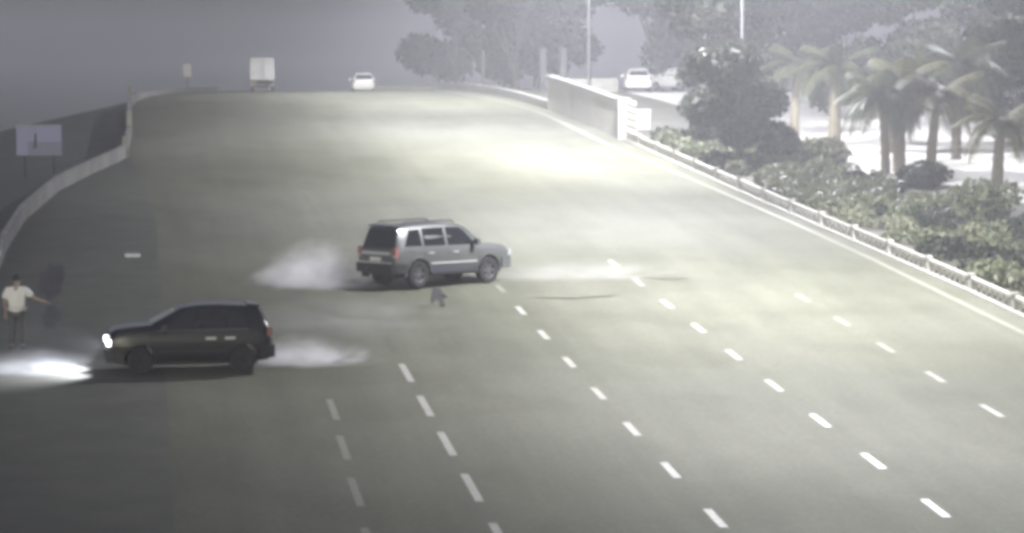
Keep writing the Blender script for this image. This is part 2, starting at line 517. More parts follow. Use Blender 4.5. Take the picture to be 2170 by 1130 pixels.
# ------------------------------------------------------------------ street lamps
def lamp_post(name, x, y, label, h=14.0, lit=LAMP_W, reach=4.2, side=-1, group='street lamps along the right road edge'):
    z = gz(x, y) if x > para(y) + 0.4 else rz(y)
    e = empty(name, (x, y, z))
    tag(e, label, 'street lamp', group)
    MB().lathe([(0.0, 0), (0.2, 0), (0.2, 0.25), (0.12, 0.3), (0.10, 1.0), (0.065, h - 0.4), (0.055, h)], n=14).build('pole', M['galv'], e, True)
    arm = [(0, 0, h - 0.3), (side * 0.3, 0, h + 0.15), (side * 0.9, 0, h + 0.42), (side * reach, 0, h + 0.6)]
    MB().tube(arm, [0.055, 0.05, 0.045, 0.04], 10).build('arm', M['galv'], e, True)
    hd = MB().box((side * (reach + 0.35), 0, h + 0.62), (0.85, 0.30, 0.13), taper=0.8).build('lamp_head', M['galv'], e)
    MB().box((side * (reach + 0.38), 0, h + 0.547), (0.6, 0.24, 0.02)).build('lens', M['lens'], hd)
    if lit:
        L = bpy.data.lights.new('lamp_light', 'SPOT')
        L.energy = lit
        L.color = LAMP_COL
        L.spot_size = R(145)
        L.spot_blend = 0.35
        L.shadow_soft_size = 0.25
        side_sign = 1 if side < 0 else -1
        # a road lantern throws its light along the carriageway (batwing distribution)
        L.use_nodes = True
        t = L.node_tree
        em = t.nodes['Emission']
        tc = t.nodes.new('ShaderNodeTexCoord')
        sx = t.nodes.new('ShaderNodeSeparateXYZ')
        t.links.new(tc.outputs['Normal'], sx.inputs[0])
        def mth(op, a, b=None):
            n = t.nodes.new('ShaderNodeMath'); n.operation = op
            for i, q in enumerate((a, b)):
                if q is None: continue
                if isinstance(q, (int, float)): n.inputs[i].default_value = q
                else: t.links.new(q, n.inputs[i])
            return n.outputs[0]
        z2 = mth('MULTIPLY', sx.outputs[2], sx.outputs[2])
        y2 = mth('MULTIPLY', sx.outputs[1], sx.outputs[1])
        c2 = mth('DIVIDE', z2, mth('ADD', mth('ADD', z2, y2), 1e-5))
        # across the road: full throw to the middle lanes, then a cut-off; shielded towards the verge
        tn = mth('DIVIDE', mth('MULTIPLY', sx.outputs[0], -side_sign), mth('MAXIMUM', mth('SQRT', mth('ADD', z2, 1e-5)), 0.05))
        rp = t.nodes.new('ShaderNodeValToRGB')
        t.links.new(mth('ADD', mth('MULTIPLY', tn, 0.25), 0.5), rp.inputs[0])
        el = rp.color_ramp.elements
        el[0].position, el[0].color = 0.10, (0.16, 0.16, 0.16, 1)
        el[1].position, el[1].color = 0.50, (0.50, 0.50, 0.50, 1)
        for p_, v_ in ((0.58, 0.66), (0.66, 0.72), (0.72, 0.52), (0.79, 0.34), (0.87, 0.25), (1.0, 0.17)):
            e_ = el.new(p_); e_.color = (v_, v_, v_, 1)
        t.links.new(mth('MULTIPLY', mth('MULTIPLY', rp.outputs[0], 2.4), mth('POWER', mth('MAXIMUM', c2, 0.17), -0.85)), em.inputs['Strength'])
        lo = bpy.data.objects.new('lamp_light', L)
        COL.objects.link(lo)
        lo.parent = e
        lo.location = (side * (reach + 0.4), 0, h + 0.45)
    return e
lamp_post('street_lamp', 26.0, 190, 'tall pale lamp post rising behind the grey bridge wall', lit=LAMP_W * 0.6)
lamp_post('street_lamp', 26.4, 143, 'lamp post half hidden among the trees behind the balustrade', lit=LAMP_W * 0.85)
lamp_post('street_lamp', 26.2, 92, 'lamp post beyond the right frame edge behind the balustrade', lit=LAMP_W * 0.7)
lamp_post('street_lamp', 26.2, 45, 'nearest lamp post, beyond the lower right corner of the frame', lit=LAMP_W * 0.13)
lamp_post('street_lamp', 24.6, 236, 'farthest lamp post, past the crest among the grey trees', lit=LAMP_W * 0.12)
# floodlights over the apron
lamp_post('yard_lamp', 43.5, 150, 'nearer yard lamp beyond the right frame edge over the apron', h=11.5, lit=6500, reach=0.6, group='yard lamps over the apron')
lamp_post('yard_lamp', 49.5, 176, 'farther yard lamp beyond the right frame edge over the apron', h=11.5, lit=6500, reach=0.6, group='yard lamps over the apron')

# ------------------------------------------------------------------ vehicles
def loft_body(st, n_half_pts=None):
    """st: list of (x, z0, z1 belt, z2 top, half width, half width top)"""
    V, F = [], []
    ring = []
    for (x, z0, z1, z2, hw, ht) in st:
        h = z1 - z0
        half = [(hw * 0.78, z0), (hw * 0.93, z0 + 0.05 * h), (hw * 0.985, z0 + 0.25 * h), (hw, z0 + 0.55 * h), (hw * 0.985, z0 + 0.82 * h), (hw * 0.955, z1),
                (hw * 0.955 * 0.55 + ht * 0.45, z1 + 0.45 * (z2 - z1)), (ht, z1 + 0.88 * (z2 - z1)), (ht * 0.93, z1 + 0.97 * (z2 - z1)), (ht * 0.6, z2 + 0.006)]
        r = [(x, -p[0], p[1]) for p in half] + [(x, p[0], p[1]) for p in half[::-1]]
        ring.append(half)
        V += r
    n = 20
    for i in range(len(st) - 1):
        for k in range(n):
            a, b = i * n + k, i * n + (k + 1) % n
            F.append((a, b, b + n, a + n))
    F.append(tuple(range(n))[::-1])
    F.append(tuple(range((len(st) - 1) * n, len(st) * n)))
    return V, F, ring

class Car:
    def __init__(s, st, wheels, wr, track, paint):
        s.st, s.wheels, s.wr, s.track, s.paint = st, wheels, wr, track, paint
        V, F, s.ring = loft_body(st)
        me = bpy.data.meshes.new('body')
        me.from_pydata(V, [], F)
        bm = bmesh.new(); bm.from_mesh(me)
        bmesh.ops.recalc_face_normals(bm, faces=bm.faces)
        bm.to_mesh(me); bm.free()
        body = bpy.data.objects.new('body_tmp', me)
        COL.objects.link(body)
        tmp = []
        for wx in wheels:
            c = MB().lathe([(0.0, -1.5), (wr * 1.17, -1.5), (wr * 1.17, 1.5), (0.0, 1.5)], axis='y', n=28, c=(wx, 0, wr * 1.02))
            cm = bpy.data.meshes.new('cut'); cm.from_pydata(c.v, [], c.f)
            b2 = bmesh.new(); b2.from_mesh(cm)
            bmesh.ops.remove_doubles(b2, verts=b2.verts, dist=1e-5)
            bmesh.ops.recalc_face_normals(b2, faces=b2.faces)
            b2.to_mesh(cm); b2.free()
            co = bpy.data.objects.new('cut', cm); COL.objects.link(co)
            md = body.modifiers.new('cut', 'BOOLEAN'); md.operation = 'DIFFERENCE'; md.object = co; md.solver = 'EXACT'
            tmp.append(co)
        dg = bpy.context.evaluated_depsgraph_get()
        s.body = bpy.data.meshes.new_from_object(body.evaluated_get(dg))
        s.body.name = 'body'
        for o in tmp + [body]: bpy.data.objects.remove(o)
        s.body.materials.clear(); s.body.materials.append(paint)
        s.body.polygons.foreach_set('use_smooth', [True] * len(s.body.polygons))
        s.body.polygons.foreach_set('material_index', [0] * len(s.body.polygons))
        s.body.set_sharp_from_angle(angle=R(32))
    def at(s, x):
        """half ring interpolated at x"""
        st = s.st
        for i in range(len(st) - 1):
            if st[i][0] <= x <= st[i + 1][0]:
                t = (x - st[i][0]) / (st[i + 1][0] - st[i][0])
                return [(a[0] + (b[0] - a[0]) * t, a[1] + (b[1] - a[1]) * t) for a, b in zip(s.ring[i], s.ring[i + 1])]
        return s.ring[0] if x < st[0][0] else s.ring[-1]
    def sy(s, x, z):
        r = s.at(x)
        for a, b in zip(r, r[1:]):
            if a[1] <= z <= b[1] and b[1] > a[1]:
                return a[0] + (b[0] - a[0]) * (z - a[1]) / (b[1] - a[1])
        return r[-2][0]
    def top(s, x):
        return s.at(x)[-1][1]
    def side_patch(s, poly, off, th, side):
        """a panel hugging the body side; poly in (x, z)"""
        a = [(x, side * (s.sy(x, z) + off), z) for x, z in poly]
        b = [(x, side * (s.sy(x, z) + off - th), z) for x, z in poly]
        n = len(poly)
        return MB().add(a + b, [tuple(range(n)), tuple(range(n, 2 * n))[::-1]] + [(i, (i + 1) % n, (i + 1) % n + n, i + n) for i in range(n)])

def make_wheel(parent, x, y, r, w, rimm):
    side = 1 if y > 0 else -1
    e = MB().lathe([(r * 0.62, -w / 2), (r * 0.93, -w / 2), (r * 0.985, -w * 0.40), (r, -w * 0.25), (r, w * 0.25), (r * 0.985, w * 0.40), (r * 0.93, w / 2), (r * 0.62, w / 2), (r * 0.62, -w / 2)], axis='y', n=28).build('wheel', M['rubber'], parent, True)
    e.location = (x, y, r)
    rim = MB().lathe([(r * 0.62, side * w * 0.46), (r * 0.56, side * w * 0.34), (r * 0.56, -side * w * 0.4)], axis='y', n=28)
    rim.lathe([(0.0, -side * w * 0.05), (r * 0.58, -side * w * 0.05)], axis='y', n=24)
    rim.build('rim', M['black'], e, True)
    sp = MB()
    for k in range(6):
        a = k * math.pi / 3
        rot = Matrix.Rotation(a, 3, 'Y')
        sp.box(rot @ Vector((r * 0.31, side * w * 0.30, 0)), (r * 0.54, 0.035, r * 0.17), rot)
    sp.lathe([(0, side * w * 0.36), (r * 0.13, side * w * 0.36), (r * 0.14, side * w * 0.2)], axis='y', n=14)
    sp.lathe([(r * 0.54, side * w * 0.40), (r * 0.62, side * w * 0.44), (r * 0.62, side * w * 0.34), (r * 0.54, side * w * 0.34)], axis='y', n=28)
    sp.build('spokes', rimm, e)
    return e

def windows(car, e, sides, rear, front, gm):
    for s_ in (-1, 1):
        for poly in sides:
            car.side_patch(poly, 0.010, 0.03, s_).build('side_window', gm, e)
    for nm, pts in (('rear_window', rear), ('windscreen', front)):
        b = MB()
        (x0, z0, w0), (x1, z1, w1) = pts
        nrm = Vector((z1 - z0, 0, -(x1 - x0)))
        if nm == 'rear_window': nrm = Vector((-(z1 - z0), 0, x1 - x0))
        nrm.normalize()
        if nrm.z < 0: nrm = -nrm
        seg = 6
        bow = 0.05 if nm == 'windscreen' else 0.025
        sg = 1 if nm == 'windscreen' else -1
        V, F = [], []
        for j, (x, z, w) in enumerate(((x0, z0, w0), ((x0 + x1) / 2, (z0 + z1) / 2, (w0 + w1) / 2), (x1, z1, w1))):
            for i in range(seg + 1):
                t = i / seg * 2 - 1
                for d in (0.014, -0.02):
                    V.append(Vector((x, t * w, z)) + nrm * d + Vector((sg * 0.0 * (1 - t * t), 0, 0)))
        def ix(j, i, d): return (j * (seg + 1) + i) * 2 + d
        for j in range(2):
            for i in range(seg):
                for d in (0, 1):
                    F.append((ix(j, i, d), ix(j, i + 1, d), ix(j + 1, i + 1, d), ix(j + 1, i, d)))
        for j in range(2):
            for i in (0, seg):
                F.append((ix(j, i, 0), ix(j, i, 1), ix(j + 1, i, 1), ix(j + 1, i, 0)))
        for i in range(seg):
            for j in (0, 2):
                F.append((ix(j, i, 0), ix(j, i, 1), ix(j, i + 1, 1), ix(j, i + 1, 0)))
        b.add(V, F).build(nm, gm, e, True, 30)

def seams(car, e, lines):
    """door joints: thin dark gaps"""
    for s_ in (-1, 1):
        for poly in lines:
            (x0, z0), (x1, z1) = poly
            dx = 0.012
            n = 6
            P = [(x0 + (x1 - x0) * i / n, z0 + (z1 - z0) * i / n) for i in range(n + 1)]
            V = []
            for x, z in P:
                if abs(z1 - z0) > abs(x1 - x0):
                    V += [(x - dx / 2, s_ * (car.sy(x, z) + 0.004), z), (x + dx / 2, s_ * (car.sy(x, z) + 0.004), z)]
                else:
                    V += [(x, s_ * (car.sy(x, z) + 0.004), z - dx / 2), (x, s_ * (car.sy(x, z) + 0.004), z + dx / 2)]
            MB().add(V, [(2 * i, 2 * i + 1, 2 * i + 3, 2 * i + 2) for i in range(n)]).build('door_joint', M['black'], e)

def rect(x0, x1, z0, z1): return [(x0, z0), (x1, z0), (x1, z1), (x0, z1)]

def flare(car, e, wx, wr, m, side):
    a0, a1, n = R(-8), R(188), 18
    V, F = [], []
    for i in range(n + 1):
        a = a0 + (a1 - a0) * i / n
        for rr, off in ((1.16, 0.03), (1.30, 0.035), (1.34, -0.01), (1.14, -0.05)):
            x, z = wx + math.cos(a) * wr * rr, wr * 1.02 + math.sin(a) * wr * rr
            V.append((x, side * (car.sy(min(max(wx + math.cos(a) * wr * 1.3, car.st[0][0]), car.st[-1][0]), max(z, car.st[3][1] + 0.05)) + off), z))
    for i in range(n):
        for k in range(4):
            F.append((4 * i + k, 4 * i + (k + 1) % 4, 4 * i + 4 + (k + 1) % 4, 4 * i + 4 + k))
    MB().add(V, F).build('wheel_arch', m, e, True)

# --- silver off-roader
def silver_suv(x, y, yaw):
    st = [(-2.30, 0.52, 0.74, 0.78, 0.76, 0.70), (-2.25, 0.47, 0.95, 1.00, 0.87, 0.79), (-2.19, 0.45, 1.02, 1.09, 0.895, 0.80), (-1.98, 0.42, 1.12, 1.72, 0.905, 0.70),
          (-1.80, 0.40, 1.13, 1.765, 0.91, 0.69), (-1.0, 0.38, 1.13, 1.80, 0.92, 0.69), (-0.1, 0.38, 1.12, 1.80, 0.92, 0.68), (0.38, 0.38, 1.11, 1.765, 0.92, 0.66), (0.55, 0.38, 1.11, 1.70, 0.92, 0.65),
          (1.18, 0.38, 1.09, 1.20, 0.915, 0.78), (1.5, 0.40, 1.06, 1.17, 0.905, 0.80), (2.0, 0.43, 1.0, 1.11, 0.885, 0.76), (2.22, 0.45, 0.92, 1.02, 0.84, 0.70), (2.32, 0.50, 0.80, 0.86, 0.74, 0.62)]
    wr = 0.385
    c = Car(st, (-1.36, 1.38), wr, 1.58, M['silver'])
    e = empty('silver_suv', (x, y, rz(y) + 0.005), yaw)
    tag(e, 'silver off-road car turned sideways across the lanes, showing its rear', 'car')
    link('body', c.body, e)
    windows(c, e, [[(-1.86, 1.20), (-1.22, 1.19), (-1.22, 1.655), (-1.62, 1.655)], [(-1.12, 1.19), (-0.30, 1.18), (-0.30, 1.68), (-1.12, 1.68)], [(-0.20, 1.18), (0.92, 1.16), (0.50, 1.58), (0.34, 1.66), (-0.20, 1.68)]],
            ((-2.165, 1.13, 0.74), (-2.005, 1.665, 0.62)), ((1.10, 1.25, 0.72), (0.60, 1.655, 0.60)), M['glass'])
    seams(c, e, [((-1.17, 0.52), (-1.17, 1.15)), ((-0.25, 0.48), (-0.25, 1.15)), ((0.98, 0.62), (0.98, 1.12)), ((-0.85, 0.48), (0.9, 0.48))])
    for wx in (-1.36, 1.38):
        for s_ in (-1, 1):
            make_wheel(e, wx, s_ * 0.79, wr, 0.26, M['dark_alloy'])
            flare(c, e, wx, wr, M['silver'], s_)
    # bumpers, lamps, trim
    MB().prism([(-2.36, -0.84, 0.44), (-2.36, 0.84, 0.44), (-2.20, 0.915, 0.44), (-1.85, 0.92, 0.44), (-1.85, -0.92, 0.44), (-2.20, -0.915, 0.44)], (0, 0, 0.27)).build('rear_bumper', M['black'], e)
    MB().box((-2.30, 0, 0.735), (0.14, 1.5, 0.03)).build('bumper_step', M['silver_trim'], e)
    MB().prism([(2.38, -0.78, 0.42), (2.38, 0.78, 0.42), (2.22, 0.90, 0.42), (1.9, 0.92, 0.42), (1.9, -0.92, 0.42), (2.22, -0.90, 0.42)], (0, 0, 0.33)).build('front_bumper', M['silver'], e)
    MB().box((2.345, 0, 0.86), (0.05, 1.0, 0.16)).build('grille', M['black'], e)
    for s_ in (-1, 1):
        tl = MB().box((-2.20, s_ * 0.80, 1.02), (0.12, 0.17, 0.30)).build('tail_lamp', M['redlens'], e)
        MB().box((-2.265, s_ * 0.80, 0.93), (0.012, 0.14, 0.08)).build('reversing_lens', M['clearlens'], tl)
        MB().box((2.26, s_ * 0.66, 0.88), (0.14, 0.28, 0.17), Matrix.Rotation(-s_ * 0.3, 3, 'Z')).build('headlight', M['clearlens'], e)
        mr = MB().box((0.80, s_ * 1.03, 1.24), (0.13, 0.22, 0.17), taper=0.85).build('wing_mirror', M['silver'], e)
        MB().box((0.80, s_ * 0.91, 1.19), (0.06, 0.10, 0.05)).build('stalk', M['black'], mr)
        MB().tube([(-1.75, s_ * 0.60, 1.80), (-1.65, s_ * 0.60, 1.865), (0.1, s_ * 0.59, 1.875), (0.25, s_ * 0.59, 1.81)], 0.022, 8).build('roof_rail', M['black'], e)
        for hx in (-0.98, -0.02):
            MB().box((hx + 0.08, s_ * (c.sy(hx, 0.98) + 0.018), 0.98), (0.2, 0.035, 0.035)).build('door_handle', M['silver_trim'], e)
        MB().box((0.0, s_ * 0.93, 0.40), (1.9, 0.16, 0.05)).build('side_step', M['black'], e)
        c.side_patch([(-0.86, 0.42), (0.86, 0.42), (0.86, 0.63), (-0.86, 0.63)], 0.012, 0.03, s_).build('sill_cladding', M['cladding'], e)  # dark strip painting the shade along the lower body side
        c.side_patch([(-0.9, 0.66), (0.9, 0.66), (0.9, 0.70), (-0.9, 0.70)], 0.018, 0.03, s_).build('door_moulding', M['silver_trim'], e)
        MB().box((-2.20, s_ * 0.60, 0.40), (0.03, 0.34, 0.22)).build('mud_flap', M['black'], e)
    MB().box((-2.275, 0, 1.0), (0.05, 1.30, 0.09)).build('tailgate_trim', M['silver_trim'], e)
    MB().box((-2.30, 0.0, 0.83), (0.02, 0.52, 0.12)).build('number_plate', M['plate'], e)
    MB().prism([(-2.10, -0.60, 1.745), (-2.10, 0.60, 1.745), (-1.82, 0.60, 1.785), (-1.82, -0.60, 1.785)], (0, 0, 0.035)).build('roof_spoiler', M['silver'], e)
    MB().tube([(-2.185, 0.05, 1.16), (-2.175, 0.42, 1.2)], 0.012, 6).build('rear_wiper', M['black'], e)
    MB().box((0, 0, 0.36), (3.9, 1.2, 0.12)).build('underbody', M['black'], e)
    return e

# --- dark hatchback
def dark_hatch(x, y, yaw):
    st = [(-1.95, 0.42, 0.66, 0.70, 0.70, 0.62), (-1.90, 0.34, 0.92, 1.00, 0.80, 0.70), (-1.84, 0.28, 0.96, 1.10, 0.83, 0.68), (-1.64, 0.25, 0.97, 1.48, 0.85, 0.60),
          (-1.30, 0.26, 0.97, 1.53, 0.855, 0.58), (-0.7, 0.25, 0.96, 1.56, 0.86, 0.59), (-0.2, 0.25, 0.95, 1.555, 0.86, 0.59), (0.12, 0.25, 0.94, 1.51, 0.86, 0.58), (0.30, 0.25, 0.94, 1.45, 0.86, 0.57),
          (0.98, 0.22, 0.96, 1.10, 0.85, 0.72), (1.4, 0.22, 0.95, 1.08, 0.84, 0.72), (1.78, 0.24, 0.91, 1.03, 0.81, 0.68), (1.91, 0.28, 0.84, 0.95, 0.76, 0.62), (1.97, 0.34, 0.62, 0.68, 0.64, 0.5)]
    wr = 0.31
    c = Car(st, (-1.22, 1.22), wr, 1.46, M['darkpaint'])
    e = empty('dark_hatchback', (x, y, rz(y) + 0.005), yaw)
    tag(e, 'black hatchback standing sideways with its lit headlights pointing left', 'car')
    link('body', c.body, e)
    windows(c, e, [[(-1.42, 1.03), (-0.98, 1.02), (-0.98, 1.40), (-1.26, 1.38)], [(-0.90, 1.02), (-0.16, 1.01), (-0.16, 1.45), (-0.90, 1.45)], [(-0.08, 1.01), (0.78, 1.0), (0.28, 1.34), (0.10, 1.42), (-0.08, 1.44)]],
            ((-1.845, 1.12, 0.62), (-1.675, 1.43, 0.54)), ((0.92, 1.13, 0.66), (0.35, 1.415, 0.53)), M['glass'])
    seams(c, e, [((-0.94, 0.36), (-0.94, 0.98)), ((-0.30, 0.34), (-0.30, 0.97)), ((0.86, 0.40), (0.86, 0.94))])
    for wx in (-1.22, 1.22):
        for s_ in (-1, 1):
            make_wheel(e, wx, s_ * 0.74, wr, 0.2, M['rubber'])
    MB().prism([(-2.00, -0.74, 0.34), (-2.00, 0.74, 0.34), (-1.86, 0.85, 0.34), (-1.62, 0.865, 0.34), (-1.62, -0.865, 0.34), (-1.86, -0.85, 0.34)], (0, 0, 0.28)).build('rear_bumper', M['darkpaint'], e)
    MB().prism([(2.03, -0.66, 0.28), (2.03, 0.66, 0.28), (1.86, 0.80, 0.28), (1.6, 0.85, 0.28), (1.6, -0.85, 0.28), (1.86, -0.80, 0.28)], (0, 0, 0.27)).build('front_bumper', M['darkpaint'], e)
    MB().box((1.99, 0, 0.63), (0.04, 0.8, 0.10)).build('grille', M['chrome'], e)
    for s_ in (-1, 1):
        tl = MB().box((-1.87, s_ * 0.74, 0.92), (0.12, 0.16, 0.22)).build('tail_lamp', M['redlens'], e)
        MB().box((-1.935, s_ * 0.74, 0.86), (0.012, 0.12, 0.06)).build('reversing_lens', M['clearlens'], tl)
        MB().box((1.90, s_ * 0.60, 0.72), (0.15, 0.26, 0.13), Matrix.Rotation(-s_ * 0.35, 3, 'Z')).build('headlight', M['headlamp'], e)
        L = bpy.data.lights.new('headlight_beam', 'SPOT')
        L.energy = 950
        L.color = (0.86, 0.88, 1.0)
        L.spot_size = R(115)
        L.spot_blend = 0.9
        L.shadow_soft_size = 0.06
        lo = bpy.data.objects.new('headlight_beam', L)
        COL.objects.link(lo)
        lo.parent = e
        lo.location = (2.06, s_ * 0.60, 0.66)
        lo.rotation_euler = (0, R(-78), 0)
        MB().box((0.66, s_ * 0.96, 1.05), (0.12, 0.2, 0.14), taper=0.85).build('wing_mirror', M['darkpaint'], e)
        for hx in (-0.98, -0.52):
            MB().box((hx + 0.06, s_ * (c.sy(hx, 0.80) + 0.02), 0.80), (0.25, 0.04, 0.06)).build('door_handle', M['silver_trim'], e)  # enlarged handles; bright streaks of light are put into their pale colour
        c.side_patch([(-1.36, 0.985), (0.80, 0.965), (0.80, 0.99), (-1.36, 1.01)], 0.014, 0.02, s_).build('window_trim', M['dark_alloy'], e)
        c.side_patch([(-0.85, 0.48), (0.8, 0.48), (0.8, 0.53), (-0.85, 0.53)], 0.014, 0.02, s_).build('door_moulding', M['black'], e)
    MB().box((-1.975, 0, 0.78), (0.03, 0.5, 0.12)).build('number_plate', M['plate'], e)
    MB().prism([(-1.66, -0.52, 1.49), (-1.66, 0.52, 1.49), (-1.36, 0.52, 1.525), (-1.36, -0.52, 1.525)], (0, 0, 0.03)).build('roof_spoiler', M['darkpaint'], e)
    MB().box((0, 0, 0.24), (3.2, 1.1, 0.1)).build('underbody', M['black'], e)
    return e

def white_hatch(x, y, yaw, label, paint='white_car', z=None):
    st = [(-1.90, 0.40, 0.70, 0.74, 0.72, 0.62), (-1.84, 0.34, 0.94, 1.02, 0.82, 0.72), (-1.50, 0.28, 0.97, 1.46, 0.85, 0.60), (-0.7, 0.26, 0.96, 1.54, 0.86, 0.60), (0.1, 0.26, 0.94, 1.50, 0.86, 0.59), (0.30, 0.26, 0.94, 1.43, 0.86, 0.58),
          (1.02, 0.26, 0.90, 1.02, 0.85, 0.72), (1.5, 0.27, 0.84, 0.95, 0.83, 0.70), (1.84, 0.32, 0.70, 0.80, 0.76, 0.60), (1.93, 0.38, 0.60, 0.64, 0.66, 0.5)]
    c = Car(st, (-1.2, 1.2), 0.30, 1.46, M[paint])
    e = empty('parked_car' if 'parked' in label else 'white_car', (x, y, (rz(y) if z is None else z) + 0.005), yaw)
    tag(e, label, 'car')
    link('body', c.body, e)
    windows(c, e, [[(-1.40, 1.03), (-0.25, 1.01), (-0.25, 1.43), (-1.2, 1.37)], [(-0.15, 1.01), (0.82, 0.98), (0.28, 1.33), (-0.15, 1.42)]],
            ((-1.80, 1.08, 0.64), (-1.54, 1.40, 0.54)), ((0.95, 1.07, 0.66), (0.35, 1.39, 0.54)), M['glass'])
    for wx in (-1.2, 1.2):
        for s_ in (-1, 1):
            make_wheel(e, wx, s_ * 0.74, 0.30, 0.2, M['alloy'])
    for s_ in (-1, 1):
        MB().box((-1.85, s_ * 0.75, 0.92), (0.1, 0.14, 0.24)).build('tail_lamp', M['redlens'], e)
        MB().box((1.84, s_ * 0.60, 0.70), (0.16, 0.28, 0.14), Matrix.Rotation(-s_ * 0.3, 3, 'Z')).build('headlight', M['clearlens'], e)
        MB().box((0.66, s_ * 0.96, 1.05), (0.12, 0.2, 0.14)).build('wing_mirror', M[paint], e)
    MB().prism([(-1.97, -0.74, 0.34), (-1.97, 0.74, 0.34), (-1.6, 0.865, 0.34), (-1.6, -0.865, 0.34)], (0, 0, 0.3)).build('rear_bumper', M[paint], e)
    MB().prism([(2.0, -0.66, 0.3), (2.0, 0.66, 0.3), (1.6, 0.85, 0.3), (1.6, -0.85, 0.3)], (0, 0, 0.26)).build('front_bumper', M[paint], e)
    return e

def box_truck(x, y, yaw):
    e = empty('box_truck', (x, y, rz(y) + 0.005), yaw)
    tag(e, 'white box truck seen beyond the crest of the road', 'truck')
    bx = MB().box((-0.7, 0, 2.22), (3.4, 1.9, 1.72)).build('cargo_box', M['white_box'], e)
    for s_ in (-1, 1):
        MB().box((-2.415, s_ * 0.46, 2.02), (0.03, 0.86, 1.2)).build('rear_door', M['white_box'], bx)
        MB().tube([(-2.45, s_ * 0.10, 1.40), (-2.45, s_ * 0.10, 3.0)], 0.02, 6).build('lock_bar', M['galv'], bx)
    MB().box((-2.42, 0, 2.88), (0.03, 1.8, 0.3)).build('upper_panel', M['plate'], bx)
    MB().box((-0.2, 0, 1.2), (4.4, 0.9, 0.2)).build('chassis', M['black'], e)
    MB().add([(1.2, -0.88, 0.6), (1.2, 0.88, 0.6), (1.2, 0.88, 2.2), (1.2, -0.88, 2.2), (2.6, -0.88, 0.6), (2.6, 0.88, 0.6), (2.55, 0.88, 1.3), (2.55, -0.88, 1.3), (2.2, 0.8, 2.2), (2.2, -0.8, 2.2)],
             [(0, 1, 2, 3), (4, 5, 6, 7), (6, 8, 9, 7), (2, 3, 9, 8), (0, 1, 5, 4), (1, 2, 8, 6, 5), (0, 3, 9, 7, 4)]).build('cab', M['white_car'], e)
    for wx in (-1.5, 1.7):
        for s_ in (-1, 1):
            make_wheel(e, wx, s_ * 0.78, 0.38, 0.24, M['rust'])
    MB().box((-2.4, 0, 0.85), (0.08, 1.8, 0.12)).build('rear_bar', M['black'], e)
    for s_ in (-1, 1):
        MB().box((-2.43, s_ * 0.8, 1.02), (0.05, 0.2, 0.12)).build('tail_lamp', M['redlens'], e)
    return e

silver_suv(8.8, 98.6, R(35)).scale = (1.0, 1.0, 1.04)
dark_hatch(1.15, 80.9, R(183)).scale = (1.02, 1.0, 1.07)
white_hatch(17.0, 252, R(88), 'small white car driving over the crest, seen from behind')
box_truck(9.7, 262, R(88))
white_hatch(32.3, 213, R(84), 'white parked car right of the low yard wall, far beyond the bridge wall', z=gz(32.3, 213) + 0.02)
white_hatch(35.4, 216, R(120), 'rightmost of the two white parked cars beyond the bridge wall', z=gz(35.4, 216) + 0.02)

# ------------------------------------------------------------------ person at the roadside
def skin_mesh(name, verts, edges, radii, m, root=0, sub=2):
    me = bpy.data.meshes.new(name)
    me.from_pydata(verts, edges, [])
    o = bpy.data.objects.new('tmp', me)
    COL.objects.link(o)
    md = o.modifiers.new('skin', 'SKIN')
    md.use_smooth_shade = True
    for i, r in enumerate(radii):
        sv = me.skin_vertices[0].data[i]
        sv.radius = r if isinstance(r, tuple) else (r, r)
        sv.use_root = (i == root)
    sd = o.modifiers.new('sub', 'SUBSURF'); sd.levels = sub; sd.render_levels = sub
    dg = bpy.context.evaluated_depsgraph_get()
    r = bpy.data.meshes.new_from_object(o.evaluated_get(dg))
    r.name = name
    bpy.data.objects.remove(o)
    r.materials.clear(); r.materials.append(m)
    r.polygons.foreach_set('use_smooth', [True] * len(r.polygons))
    return r

